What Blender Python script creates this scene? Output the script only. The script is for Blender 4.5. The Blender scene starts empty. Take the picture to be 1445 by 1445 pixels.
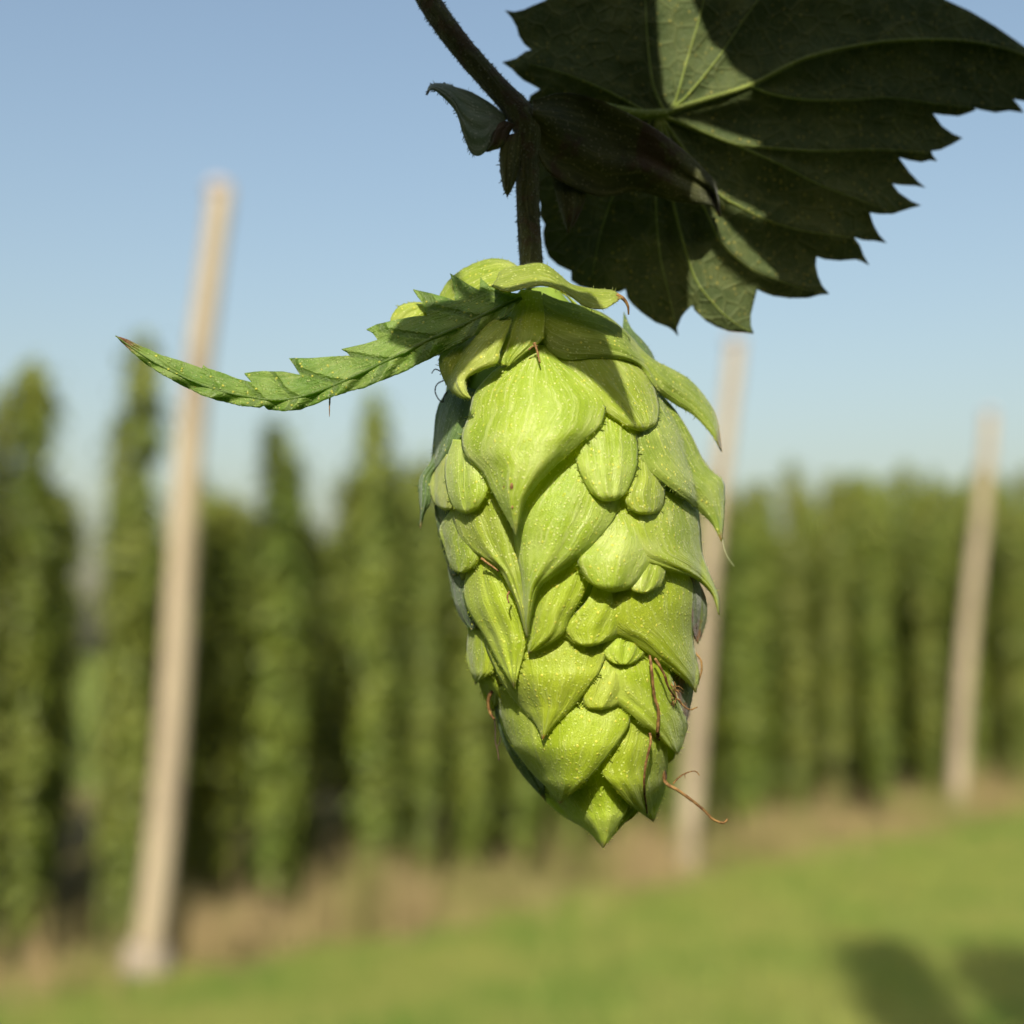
import bpy, bmesh, math, random
from mathutils import Vector, Matrix, noise
from mathutils.geometry import delaunay_2d_cdt
R = random.Random(7)
sc = bpy.context.scene
COL = sc.collection

# ------------------------------------------------------------------ camera model
F = 1985.0                      # focal length in photograph pixels
CX = CY = 722.5
CAMH = 2.03                     # eye height above the grass
PITCH = math.atan((918 - CY) / F)
CP, SP = math.cos(PITCH), math.sin(PITCH)
CAM = Vector((0, 0, CAMH))
D0 = 0.150                      # distance to the axis of the cone
PX = D0 / F                     # one photograph pixel at that distance, in metres

def ray(px, py):
    x, y = (px - CX) / F, (CY - py) / F
    return Vector((x, CP - y * SP, SP + y * CP))

def P(px, py, z=0.0):
    """point seen at (px,py), z pixels nearer than the cone's axis plane"""
    return CAM + ray(px, py) * (D0 - z * PX)

def ground_at(px, py):
    r = ray(px, py)
    return CAM + r * (-CAMH / r.z)

EL, AZ = math.radians(38), math.radians(6)
SUN = Vector((-math.sin(AZ) * math.cos(EL), -math.cos(AZ) * math.cos(EL), math.sin(EL)))

# ------------------------------------------------------------------ helpers
def mesh_obj(name, verts, faces, mat, parent=None, uvs=None, smooth=True, attr=None, solid=0.0):
    me = bpy.data.meshes.new(name)
    me.from_pydata([tuple(v) for v in verts], [], faces)
    if uvs is not None:
        lay = me.uv_layers.new(name='UVMap')
        for l in me.loops:
            lay.data[l.index].uv = uvs[l.vertex_index]
    if attr is not None:
        for an, vals in attr.items():
            a = me.attributes.new(an, 'FLOAT', 'POINT')
            a.data.foreach_set('value', vals)
    if smooth:
        me.polygons.foreach_set('use_smooth', [True] * len(me.polygons))
    me.materials.append(mat)
    o = bpy.data.objects.new(name, me)
    COL.objects.link(o)
    if parent: o.parent = parent
    if solid:
        m = o.modifiers.new('thickness', 'SOLIDIFY'); m.thickness = solid; m.offset = 0
    return o

def empty(name, loc=(0, 0, 0)):
    o = bpy.data.objects.new(name, None); COL.objects.link(o); o.location = loc
    o.empty_display_size = 0.01
    return o

def tag(o, label=None, cat=None, group=None, kind=None):
    if label: o['label'] = label
    if cat: o['category'] = cat
    if group: o['group'] = group
    if kind: o['kind'] = kind
    return o

def cr(pts, n):
    """Catmull-Rom through 2-D/3-D points, n samples"""
    m = len(pts); out = []
    for i in range(n):
        t = i / (n - 1) * (m - 1); k = min(int(t), m - 2); f = t - k
        p1, p2 = pts[k], pts[k + 1]
        p0 = pts[k - 1] if k > 0 else tuple(2 * a - b for a, b in zip(p1, p2))
        p3 = pts[k + 2] if k + 2 < m else tuple(2 * b - a for a, b in zip(p1, p2))
        out.append(tuple(0.5 * (2 * b + (c - a) * f + (2 * a - 5 * b + 4 * c - d) * f * f + (3 * b - a - 3 * c + d) * f ** 3)
                         for a, b, c, d in zip(p0, p1, p2, p3)))
    return out

def tube_data(path, rad, seg=10, rough=0.0, seed=0):
    """path: Vectors, rad: list of radii -> verts, faces"""
    V, Fc = [], []
    n = len(path); up = Vector((0.3, -1, 0.2)).normalized()
    for i, p in enumerate(path):
        d = (path[min(i + 1, n - 1)] - path[max(i - 1, 0)]).normalized()
        a = d.cross(up)
        if a.length < 1e-6: a = d.cross(Vector((1, 0, 0)))
        a.normalize(); b = d.cross(a)
        for k in range(seg):
            th = 2 * math.pi * k / seg
            r = rad[i]
            if rough: r *= 1 + rough * noise.noise(Vector((k * 1.7 + seed, i * 0.9, seed * 3.1)))
            V.append(p + (a * math.cos(th) + b * math.sin(th)) * r)
    for i in range(n - 1):
        for k in range(seg):
            k2 = (k + 1) % seg
            Fc.append((i * seg + k, i * seg + k2, (i + 1) * seg + k2, (i + 1) * seg + k))
    Fc.append(tuple(range(seg))[::-1]); Fc.append(tuple((n - 1) * seg + k for k in range(seg)))
    return V, Fc

def px_tube(name, pts, r0, r1, mat, parent, n=None, seg=8, rough=0.0, seed=0):
    """pts (px,py,z) -> tube, radii in pixels"""
    n = n or len(pts) * 6
    c = cr(pts, n)
    path = [P(*q) for q in c]
    rad = [(r0 + (r1 - r0) * i / (n - 1)) * PX for i in range(n)]
    V, Fc = tube_data(path, rad, seg, rough, seed)
    return mesh_obj(name, V, Fc, mat, parent)

# ------------------------------------------------------------------ materials
def new_mat(name):
    m = bpy.data.materials.new(name); m.use_nodes = True
    nt = m.node_tree; nt.nodes.clear()
    return m, nt

class G:
    """small node-graph writer"""
    def __init__(s, nt): s.nt = nt
    def n(s, typ, **kw):
        nd = s.nt.nodes.new(typ)
        for k, v in kw.items():
            if k == 'inp':
                for i, val in v.items():
                    if hasattr(val, 'links') or isinstance(val, bpy.types.NodeSocket): s.nt.links.new(val, nd.inputs[i])
                    else: nd.inputs[i].default_value = val
            else: setattr(nd, k, v)
        return nd
    def math(s, op, a, b=0.0, c=0.0, clamp=False):
        return s.n('ShaderNodeMath', operation=op, use_clamp=clamp, inp={0: a, 1: b, 2: c}).outputs[0]
    def mix(s, f, a, b, mode='MIX'):
        nd = s.n('ShaderNodeMix', data_type='RGBA', blend_type=mode, clamp_factor=True)
        for i, v in ((0, f), (6, a), (7, b)):
            if isinstance(v, bpy.types.NodeSocket): s.nt.links.new(v, nd.inputs[i])
            else: nd.inputs[i].default_value = v if i == 0 else (tuple(v) + (1,))[:4]
        return nd.outputs[2]
    def noise(s, vec, scale, detail=3, rough=0.5, dist=0.0):
        return s.n('ShaderNodeTexNoise', inp={'Vector': vec, 'Scale': scale, 'Detail': detail, 'Roughness': rough, 'Distortion': dist}).outputs[0]
    def ramp(s, f, lo, hi, a=0.0, b=1.0):
        nd = s.n('ShaderNodeMapRange', interpolation_type='SMOOTHSTEP', inp={0: f, 1: lo, 2: hi, 3: a, 4: b})
        return nd.outputs[0]

def leafy(name, base, light, dark, trans, tfac=0.35, rough=0.45, spec=0.4, nveins=9, vein_amt=0.6,
          glands=0.6, gland_col=(0.86, 0.82, 0.12), tip=None, bump=0.35, fuzz=0.25, brown=None, vein_w=0.5, net=0.0, sub=0.0, spk=0.7, lat=0.0):
    """thin living plant tissue: UV.x runs across the blade (-1..1 as 0..1), UV.y from base to tip"""
    m, nt = new_mat(name); g = G(nt)
    uv = g.n('ShaderNodeUVMap').outputs[0]
    ob = g.n('ShaderNodeTexCoord').outputs['Object']
    info = g.n('ShaderNodeObjectInfo').outputs['Random']
    sep = g.n('ShaderNodeSeparateXYZ', inp={0: uv})
    u, v = sep.outputs[0], sep.outputs[1]
    # lengthwise veins, wobbling
    wob = g.noise(ob, 200, 3, 0.55)
    uu = g.math('ADD', u, g.math('MULTIPLY', g.math('SUBTRACT', wob, 0.5), 0.16))
    w = g.math('SINE', g.math('MULTIPLY', uu, 6.2832 * nveins))
    fine = g.math('SINE', g.math('MULTIPLY', uu, 6.2832 * nveins * 3.3))
    stretch = g.n('ShaderNodeCombineXYZ', inp={0: g.math('MULTIPLY', uu, 30), 1: g.math('MULTIPLY', v, 3.0), 2: g.math('MULTIPLY', info, 40)}).outputs[0]
    streak = g.noise(stretch, 1.0, 4, 0.6)
    ridge = g.ramp(w, 1 - vein_w, 1.0)
    brk = g.noise(ob, 420, 3, 0.6)
    vein = g.math('MULTIPLY', ridge, g.ramp(g.math('ADD', g.math('MULTIPLY', streak, 0.6), g.math('MULTIPLY', brk, 0.4)), 0.44, 0.62), clamp=True)
    vein = g.math('ADD', vein, g.math('MULTIPLY', g.math('MULTIPLY', g.ramp(fine, 0.3, 1.0), g.ramp(brk, 0.45, 0.65)), 0.22), clamp=True)
    n1 = g.noise(ob, 190, 4, 0.6)
    n2 = g.noise(ob, 1900, 4, 0.65)
    n3 = g.noise(ob, 5200, 2, 0.6)
    c = g.mix(g.ramp(n1, 0.36, 0.64), dark, base)
    c = g.mix(g.math('MULTIPLY', g.ramp(g.noise(ob, 150, 3, 0.6), 0.46, 0.66), 0.55), c, light)
    c = g.mix(g.math('MULTIPLY', vein, vein_amt), c, light)
    hs = g.n('ShaderNodeHueSaturation', inp={'Hue': g.math('ADD', 0.494, g.math('MULTIPLY', info, 0.014)), 'Value': g.math('ADD', 0.90, g.math('MULTIPLY', info, 0.20)), 'Color': c})
    c = hs.outputs[0]
    c = g.mix(g.ramp(n2, 0.55, 0.75, 0, 0.35), c, tuple(x * 0.55 for x in base))
    h = g.math('ADD', g.math('MULTIPLY', vein, 0.55), g.math('MULTIPLY', n2, 0.9))
    h = g.math('ADD', h, g.math('MULTIPLY', streak, 0.7))
    h = g.math('ADD', h, g.math('MULTIPLY', n3, 0.55))
    sv = g.n('ShaderNodeCombineXYZ', inp={0: g.math('MULTIPLY', uu, 34), 1: g.math('MULTIPLY', v, 6.0), 2: g.math('MULTIPLY', info, 90)}).outputs[0]
    fs = g.noise(sv, 1.0, 3, 0.6)
    c = g.mix(g.ramp(fs, 0.50, 0.70, 0, 0.75), c, light)
    c = g.mix(g.ramp(fs, 0.28, 0.48, 0.55, 0), c, dark)
    h = g.math('ADD', h, g.math('MULTIPLY', fs, 0.7))
    v3 = g.n('ShaderNodeTexVoronoi', feature='F1', inp={'Vector': ob, 'Scale': 2500})
    sp = g.math('MULTIPLY', g.ramp(v3.outputs['Distance'], 0.18, 0.36, 1, 0), g.ramp(g.n('ShaderNodeSeparateColor', inp={0: v3.outputs['Color']}).outputs[1], 0.48, 0.55))
    c = g.mix(g.math('MULTIPLY', sp, spk), c, tuple(min(0.9, x * 1.25 + 0.06) for x in light))
    h = g.math('ADD', h, g.math('MULTIPLY', sp, 0.9))
    if lat:      # side veins of a toothed blade
        au = g.math('ABSOLUTE', g.math('SUBTRACT', u, 0.5))
        lv = g.math('SINE', g.math('MULTIPLY', g.math('SUBTRACT', g.math('MULTIPLY', v, 9.87), g.math('MULTIPLY', au, 1.6)), 6.2832))
        lr = g.math('MULTIPLY', g.ramp(lv, 0.72, 1.0), g.ramp(v, 0.55, 0.85, 1, 0.15))
        c = g.mix(g.math('MULTIPLY', lr, lat), c, tuple(x * 0.45 for x in dark))
        h = g.math('SUBTRACT', h, g.math('MULTIPLY', lr, 2.2))
        mr = g.ramp(au, 0.0, 0.03, 1, 0)
        c = g.mix(g.math('MULTIPLY', mr, 0.5), c, light)
    if net:
        vo = g.n('ShaderNodeTexVoronoi', feature='DISTANCE_TO_EDGE', inp={'Vector': ob, 'Scale': 420}).outputs[0]
        e = g.ramp(vo, 0.0, 0.10, 1, 0)
        c = g.mix(g.math('MULTIPLY', e, net), c, light)
        h = g.math('ADD', h, g.math('MULTIPLY', e, 0.8))
    if glands:
        vor = g.n('ShaderNodeTexVoronoi', feature='F1', inp={'Vector': ob, 'Scale': 1500, 'Randomness': 1.0})
        sel = g.ramp(g.n('ShaderNodeSeparateColor', inp={0: vor.outputs['Color']}).outputs[0], 0.40, 0.50)
        dot = g.math('MULTIPLY', g.ramp(vor.outputs['Distance'], 0.13, 0.27, 1, 0), sel)
        patch = g.ramp(g.noise(ob, 130, 2), 0.30, 0.55)
        dot = g.math('MULTIPLY', dot, patch)
        c = g.mix(g.math('MULTIPLY', dot, glands), c, gland_col)
        h = g.math('ADD', h, g.math('MULTIPLY', dot, 1.6))
    if tip:
        c = g.mix(g.math('MULTIPLY', g.ramp(g.math('ADD', v, g.math('MULTIPLY', wob, 0.06)), 0.950, 1.005), 0.95), c, tip)
    if brown:
        bs = g.ramp(g.noise(ob, brown[1], 4, 0.6), brown[2], brown[2] + 0.08)
        c = g.mix(g.math('MULTIPLY', bs, 0.85), c, brown[0])
    bp = g.n('ShaderNodeBump', inp={'Strength': bump, 'Distance': 0.00028, 'Height': h}).outputs[0]
    bs = g.n('ShaderNodeBsdfPrincipled', inp={'Base Color': c, 'Roughness': g.ramp(n2, 0.3, 0.7, rough - 0.10, rough + 0.18), 'Specular IOR Level': spec,
             'Sheen Weight': fuzz, 'Sheen Roughness': 0.4, 'Normal': bp})
    if sub:
        bs.inputs['Subsurface Weight'].default_value = sub
        bs.inputs['Subsurface Radius'].default_value = (1.0, 1.0, 0.25)
        bs.inputs['Subsurface Scale'].default_value = 0.0012
    tr = g.n('ShaderNodeBsdfTranslucent', inp={'Color': tuple(trans) + (1,), 'Normal': bp})
    mx = g.n('ShaderNodeMixShader', inp={0: tfac, 1: bs.outputs[0], 2: tr.outputs[0]})
    out = g.n('ShaderNodeOutputMaterial', inp={0: mx.outputs[0]})
    return m

M = {}
BR = (0.45, 0.565, 0.066); BL = (0.64, 0.72, 0.25); BD = (0.34, 0.46, 0.036); BT = (0.76, 0.82, 0.02)
M['bract'] = leafy('young_bract', BR, BL, BD, BT, 0.48, 0.42, 0.45, 7, 0.65, 0.8, tip=(0.40, 0.46, 0.12))
M['bract_tip'] = leafy('bract_brown_tip', BR, BL, BD, BT, 0.48, 0.42, 0.45, 7, 0.6, 0.8, tip=(0.30, 0.12, 0.03))
M['bracteole'] = leafy('bracteole', (0.45, 0.53, 0.08), (0.68, 0.73, 0.28), (0.37, 0.46, 0.045), BT, 0.45, 0.38, 0.5, 5, 0.3, 0.7, vein_w=0.5, bump=0.16)
M['bract_low'] = leafy('lower_bract', (0.47, 0.59, 0.046), (0.58, 0.68, 0.15), (0.40, 0.53, 0.027), BT, 0.46, 0.45, 0.4, 6, 0.3, 1.0, tip=(0.25, 0.22, 0.05))
M['bract_low_brown'] = leafy('lower_bract_brown', (0.47, 0.59, 0.046), (0.58, 0.68, 0.15), (0.40, 0.53, 0.027), BT, 0.46, 0.45, 0.4, 6, 0.3, 1.0, tip=(0.36, 0.13, 0.03))
M['bract_shade'] = leafy('shade_dark_bract', (0.10, 0.18, 0.045), (0.18, 0.27, 0.08), (0.06, 0.12, 0.03), (0.15, 0.26, 0.02), 0.22, 0.5, 0.35, 7, 0.5, 0.5, tip=(0.45, 0.34, 0.12))  # darker bract copy: shade on the side scales is put into its colour
M['bract_dry'] = leafy('drying_bract', (0.12, 0.17, 0.04), (0.2, 0.24, 0.07), (0.07, 0.11, 0.03), (0.15, 0.2, 0.03), 0.2, 0.6, 0.3, 7, 0.5, 0.5, brown=((0.16, 0.06, 0.02), 300, 0.47))
M['sepal'] = leafy('sepal', (0.39, 0.48, 0.05), (0.60, 0.66, 0.18), (0.29, 0.39, 0.025), (0.60, 0.68, 0.01), 0.42, 0.42, 0.4, 6, 0.5, 0.9)
M['sepal_tip'] = leafy('sepal_brown_tip', (0.39, 0.48, 0.07), (0.60, 0.66, 0.2), (0.29, 0.39, 0.04), (0.60, 0.68, 0.01), 0.42, 0.42, 0.4, 6, 0.5, 0.6, tip=(0.33, 0.15, 0.05))
M['flare'] = leafy('flaring_bract', (0.30, 0.38, 0.045), (0.50, 0.57, 0.14), (0.21, 0.29, 0.025), (0.46, 0.56, 0.02), 0.34, 0.45, 0.4, 7, 0.55, 0.9, tip=(0.22, 0.14, 0.03))
M['toothed'] = leafy('toothed_leaf', (0.22, 0.32, 0.05), (0.34, 0.42, 0.11), (0.14, 0.24, 0.03), (0.34, 0.58, 0.01), 0.45, 0.38, 0.5, 3, 0.15, 0.8, tip=(0.22, 0.05, 0.04), bump=0.6, net=0.0, lat=0.7)
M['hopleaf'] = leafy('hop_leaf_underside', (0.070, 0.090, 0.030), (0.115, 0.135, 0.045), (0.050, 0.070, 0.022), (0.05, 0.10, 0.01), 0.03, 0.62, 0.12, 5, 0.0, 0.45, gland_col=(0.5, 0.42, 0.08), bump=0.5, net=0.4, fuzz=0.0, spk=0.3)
M['vein'] = leafy('leaf_vein', (0.23, 0.29, 0.050), (0.30, 0.36, 0.08), (0.17, 0.23, 0.035), (0.2, 0.3, 0.03), 0.08, 0.5, 0.25, 2, 0.2, 0.3, bump=0.4)
M['stem'] = leafy('stem_skin', (0.07, 0.08, 0.028), (0.11, 0.12, 0.045), (0.045, 0.05, 0.018), (0.1, 0.12, 0.02), 0.03, 0.65, 0.15, 4, 0.4, 0.0, bump=0.9, brown=((0.07, 0.05, 0.025), 500, 0.52))
M['stipule'] = leafy('stipule', (0.060, 0.066, 0.022), (0.10, 0.105, 0.035), (0.035, 0.04, 0.014), (0.10, 0.12, 0.02), 0.08, 0.65, 0.12, 5, 0.8, 0.0, brown=((0.05, 0.03, 0.02), 160, 0.52), tip=(0.05, 0.03, 0.02))
M['stipule_pale'] = leafy('stipule_pale', (0.15, 0.20, 0.15), (0.24, 0.28, 0.22), (0.09, 0.13, 0.09), (0.25, 0.36, 0.22), 0.3, 0.5, 0.4, 4, 0.5, 0.0, brown=((0.03, 0.02, 0.03), 170, 0.60), tip=(0.03, 0.02, 0.03))

def simple(name, c1, c2, scale, rough=0.7, bump=0.3, bdist=0.0001, spec=0.3, detail=4):
    m, nt = new_mat(name); g = G(nt)
    ob = g.n('ShaderNodeTexCoord').outputs['Object']
    n = g.noise(ob, scale, detail, 0.6)
    c = g.mix(g.ramp(n, 0.35, 0.65), c1, c2)
    bp = g.n('ShaderNodeBump', inp={'Strength': bump, 'Distance': bdist, 'Height': n}).outputs[0]
    bs = g.n('ShaderNodeBsdfPrincipled', inp={'Base Color': c, 'Roughness': rough, 'Specular IOR Level': spec, 'Normal': bp})
    g.n('ShaderNodeOutputMaterial', inp={0: bs.outputs[0]})
    return m
M['thread'] = simple('dried_thread', (0.10, 0.045, 0.013), (0.30, 0.175, 0.055), 1500)
M['thread_dark'] = simple('dark_thread', (0.03, 0.022, 0.02), (0.08, 0.05, 0.03), 500)
M['core'] = simple('cone_core', (0.16, 0.24, 0.03), (0.22, 0.32, 0.04), 300)
M['hair'] = simple('pale_hair', (0.5, 0.55, 0.3), (0.6, 0.62, 0.4), 300)

# ------------------------------------------------------------------ the hop cone
SIL = [(400, 712, 815), (430, 690, 840), (480, 650, 895), (550, 622, 932), (620, 611, 965), (700, 612, 985), (780, 628, 990), (850, 640, 992),
       (900, 655, 985), (950, 662, 983), (1000, 700, 975), (1050, 718, 965), (1100, 755, 945), (1150, 800, 915), (1200, 845, 862), (1220, 850, 856)]
def sil(y):
    if y <= SIL[0][0]: return SIL[0][1:]
    for a, b in zip(SIL, SIL[1:]):
        if y <= b[0]:
            f = (y - a[0]) / (b[0] - a[0]); f = f * f * (3 - 2 * f) * 0.4 + f * 0.6
            return a[1] + (b[1] - a[1]) * f, a[2] + (b[2] - a[2]) * f
    return SIL[-1][1:]
def body(x, y):
    l, r = sil(y); c = (l + r) / 2; h = (r - l) / 2
    t = (x - c) / h
    add = 62 * min(1, max(0, (y - 940) / 250)) ** 1.1 * max(0, 1 - t * t)      # the lowest scales hang rather than close up
    if abs(t) < 0.985: return 0.92 * h * math.sqrt(1 - t * t) + add
    return 0.92 * h * math.sqrt(1 - 0.985 ** 2) - (abs(t) - 0.985) * h * 1.1

hop_cone = tag(empty('hop_cone', P(748, 372, 0)), 'ripe light green hop cone of overlapping scales hanging from a stem in sharp focus', 'hop cone')
bpy.context.view_layer.update()
INV = Matrix.Translation(-hop_cone.location)
def to_cone(vs): return [v - hop_cone.location for v in vs]

def bract(st, mat='bract', kind='B', o=0.0, lo=-26, hi=13, bul=16, curl=5, rip=1.5, name='bract', label=None, nu=30, nv=46, zfun=None, thick=0.00013, seed=None, hairs=True, serr=0.7, sink=0.0):
    """st: (left x, left y, right x, right y) stations from hidden base to tip; the last is the tip"""
    sd = R.random() * 100 if seed is None else seed
    L = cr([(a, b) for a, b, c, d in st], nv); Rr = cr([(c, d) for a, b, c, d in st], nv)
    V, U, Fc = [], [], []
    fr = R.choice((2.5, 3, 3.5)); ph = R.random() * 6
    for j in range(nv):
        v = j / (nv - 1)
        for i in range(nu + 1):
            s = i / nu; u = s * 2 - 1
            x = L[j][0] + (Rr[j][0] - L[j][0]) * s; y = L[j][1] + (Rr[j][1] - L[j][1]) * s
            if i in (0, nu) and serr:   # faint raggedness of the margin
                k = serr * noise.noise(Vector((j * 0.9, sd + i, 0)))
                x += k; y += k
            if kind == 'N':
                pv = math.sin(math.pi / 2 * min(1, v / 0.55)) if v < 0.55 else math.sqrt(max(0, 1 - ((v - 0.55) / 0.45) ** 2))
                lift = lo + (hi - lo) * (v if v < 0.8 else 0.8 + 0 * v)
                lift -= 10 * max(0, (v - 0.8) / 0.2) ** 2
                bu = bul * 0.52 * pv * max(0, 1 - u * u) ** 0.65
            else:
                pv = math.sin(math.pi * min(1, v ** 1.25)) ** 0.8 if v < 1 else 0
                lift = lo + (hi - lo) * v + curl * max(0, (v - 0.7) / 0.3) ** 2
                bu = bul * pv * max(0, 1 - abs(u) ** 2.2)
            z = (body(x, y) if zfun is None else zfun(x, y, u, v)) + lift + bu + o
            z -= sink * max(0, u + 0.1) ** 1.6
            z += rip * math.cos(u * math.pi * fr + ph) * pv * (1 - abs(u) ** 4)
            z += 2.4 * noise.noise(Vector((x * 0.018, y * 0.018, sd))) + 0.9 * noise.noise(Vector((u * 5, v * 2.5, sd + 9)))
            V.append(P(x, y, z)); U.append((s, v))
    w = nu + 1
    for j in range(nv - 1):
        for i in range(nu):
            Fc.append((j * w + i, (j + 1) * w + i, (j + 1) * w + i + 1, j * w + i + 1))
    if hairs:      # short downy hairs along the free margin
        rr = random.Random(int(sd * 1000))
        for side in (0, nu):
            for j in range(int(nv * 0.35), nv - 1):
                for q in range(2):
                    if rr.random() < 0.45: continue
                    a = V[j * w + side].lerp(V[(j + 1) * w + side], rr.random())
                    inn = V[j * w + (side + (3 if side == 0 else -3))]
                    d = (a - inn).normalized() + Vector((rr.uniform(-.6, .6), rr.uniform(-.9, .3), rr.uniform(-.9, .5)))
                    d.normalize()
                    l = rr.uniform(2.0, 6.5) * PX; t = Vector((d.z, 0.2, -d.x)).normalized() * 0.55 * PX
                    k = len(V)
                    V += [a - d * PX, a + t, a + d * l]; U += [(0.5, 0.5)] * 3
                    Fc.append((k, k + 1, k + 2))
    ob = mesh_obj(name, to_cone(V), Fc, M[mat], hop_cone, U, solid=thick)
    if label: ob['label'] = label
    return ob

# core that carries the scales
V, Fc = [], []
ys = list(range(405, 1190, 20)); SEG = 28
for y in ys:
    l, r = sil(y); c = (l + r) / 2; h = max(2, (r - l) / 2 - 34)
    if y > 1100: h = max(2, h * (1190 - y) / 90)
    for k in range(SEG):
        a = 2 * math.pi * k / SEG
        V.append(P(c + h * math.cos(a), y, h * 0.85 * math.sin(a)))
for j in range(len(ys) - 1):
    for k in range(SEG):
        k2 = (k + 1) % SEG
        Fc.append((j * SEG + k, (j + 1) * SEG + k, (j + 1) * SEG + k2, j * SEG + k2))
mesh_obj('core', to_cone(V), Fc, M['core'], hop_cone)

# --- front scales, top to bottom
B1 = bract([(742, 486, 772, 488), (722, 505, 790, 510), (690, 530, 822, 533), (669, 557, 847, 553), (661, 590, 855, 570), (652, 615, 847, 600), (656, 642, 822, 622), (680, 665, 800, 642), (693, 690, 772, 668), (706, 714, 748, 696), (717, 733, 737, 718), (728, 754, 728, 754)],
      'bract', o=9, lo=-18, hi=12, bul=32, curl=10, label='large pale upper scale with two brown specks near its point', nu=48, nv=64, rip=2.2)
bract([(770, 478, 850, 482), (780, 500, 885, 503), (798, 528, 905, 520), (824, 556, 920, 540), (850, 578, 929, 566), (872, 593, 929, 585), (888, 603, 924, 599), (906, 609, 906, 609)],
      'bract', 'N', o=3, lo=-20, hi=6, bul=24, name='bracteole')
bract([(820, 570, 880, 575), (812, 595, 892, 598), (808, 620, 899, 619), (813, 641, 900, 643), (816, 660, 898, 662), (829, 688, 888, 687), (845, 704, 878, 700), (861, 708, 861, 708)],
      'bract', 'N', o=0, lo=-16, hi=6, bul=26, name='bracteole')
bract([(893, 625, 925, 630), (893, 650, 930, 655), (890, 675, 937, 672), (881, 700, 938, 690), (887, 716, 936, 711), (898, 723, 928, 723), (912, 727, 912, 727)],
      'bract', 'N', sink=8, o=-5, lo=-12, hi=5, bul=22, name='bracteole')
bract([(888, 556, 926, 550), (893, 598, 952, 578), (900, 638, 975, 614), (916, 664, 990, 645), (938, 683, 1004, 665), (960, 700, 1020, 679), (984, 719, 1022, 700), (1004, 738, 1021, 728), (1018, 764, 1018, 764)],
      'flare', o=-2, lo=-16, hi=14, bul=16, curl=20, label='speckled right scale with flaring pointed end', rip=1.4)
bract([(640, 620, 672, 622), (633, 640, 680, 645), (628, 660, 688, 670), (630, 686, 689, 684), (637, 710, 685, 700), (648, 722, 674, 717), (661, 726, 661, 726)],
      'bract', 'N', o=2, lo=-14, hi=4, bul=24, name='bracteole')
bract([(622, 640, 640, 642), (612, 665, 642, 668), (607, 684, 644, 690), (610, 702, 642, 708), (617, 713, 637, 717), (628, 720, 628, 720)],
      'bracteole', 'N', o=-4, lo=-12, hi=3, bul=14, name='bracteole')
bract([(800, 630, 850, 640), (770, 655, 868, 676), (742, 684, 875, 708), (730, 711, 866, 733), (724, 742, 848, 756), (728, 778, 822, 784), (735, 808, 785, 811), (738, 832, 762, 829), (740, 865, 751, 860), (744, 900, 744, 900)],
      'bract', o=0, lo=-20, hi=8, bul=26, curl=2, label='central scale with rounded left shoulder', nu=44, nv=60, rip=2.0)
bract([(636, 690, 700, 670), (638, 718, 712, 697), (642, 742, 724, 728), (653, 765, 732, 760), (674, 781, 737, 795), (700, 797, 738, 822), (715, 822, 742, 852), (730, 852, 745, 876), (743, 899, 745, 899)],
      'bract', o=-3, lo=-14, hi=8, bul=12, curl=2, rip=2.0)
bract([(852, 690, 930, 690), (842, 720, 979, 711), (844, 748, 988, 740), (866, 783, 990, 768), (912, 797, 992, 785), (955, 808, 998, 803), (982, 817, 1006, 823), (1004, 838, 1013, 843), (1014, 867, 1014, 867)],
      'bract', o=-4, lo=-20, hi=8, bul=18, curl=14, rip=1.8)
bract([(858, 722, 895, 715), (848, 752, 925, 740), (832, 772, 940, 765), (816, 790, 938, 788), (824, 812, 920, 810), (840, 827, 895, 829), (864, 836, 864, 836)],
      'bract', 'N', sink=16, o=3, lo=-18, hi=8, bul=28, name='bracteole', rip=1.4)
bract([(905, 770, 930, 775), (900, 795, 938, 792), (893, 815, 939, 808), (890, 829, 932, 825), (898, 835, 918, 834), (907, 837, 907, 837)],
      'bracteole', 'N', o=-2, lo=-8, hi=2, bul=18, name='bracteole')
bract([(640, 715, 670, 750), (626, 735, 676, 765), (620, 750, 679, 780), (627, 772, 676, 789), (634, 795, 668, 799), (643, 806, 657, 807), (650, 808, 650, 808)],
      'bract', 'N', o=-6, lo=-12, hi=4, bul=18, name='bracteole')
bract([(790, 785, 828, 795), (772, 808, 831, 818), (759, 834, 820, 845), (751, 864, 804, 872), (747, 888, 795, 894), (745, 906, 770, 911), (746, 922, 746, 922)],
      'bract_low', o=-8, lo=-14, hi=10, bul=16, curl=0)
bract([(668, 782, 695, 782), (660, 804, 704, 806), (655, 830, 718, 829), (657, 852, 732, 859), (667, 872, 742, 886), (684, 898, 743, 905), (701, 930, 737, 930), (714, 950, 731, 950), (726, 971, 726, 971)],
      'bract_low', o=-8, lo=-12, hi=10, bul=10, curl=6, rip=2.0, label='narrow left scale with raised pale veins')
bract([(840, 820, 868, 815), (830, 845, 888, 842), (812, 866, 896, 866), (797, 886, 890, 886), (806, 902, 874, 899), (820, 910, 852, 907), (832, 913, 832, 913)],
      'bract_low', 'N', sink=14, o=-4, lo=-18, hi=5, bul=20, name='bracteole', rip=1.6)
bract([(846, 815, 965, 800), (834, 842, 978, 828), (832, 868, 980, 855), (852, 888, 978, 880), (890, 904, 978, 903), (919, 925, 981, 923), (945, 943, 985, 940), (966, 960, 986, 956), (982, 977, 982, 977)],
      'bract_low', o=-9, lo=-14, hi=7, bul=16, curl=10, rip=1.2, label='broad right scale above the dried threads')
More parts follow.
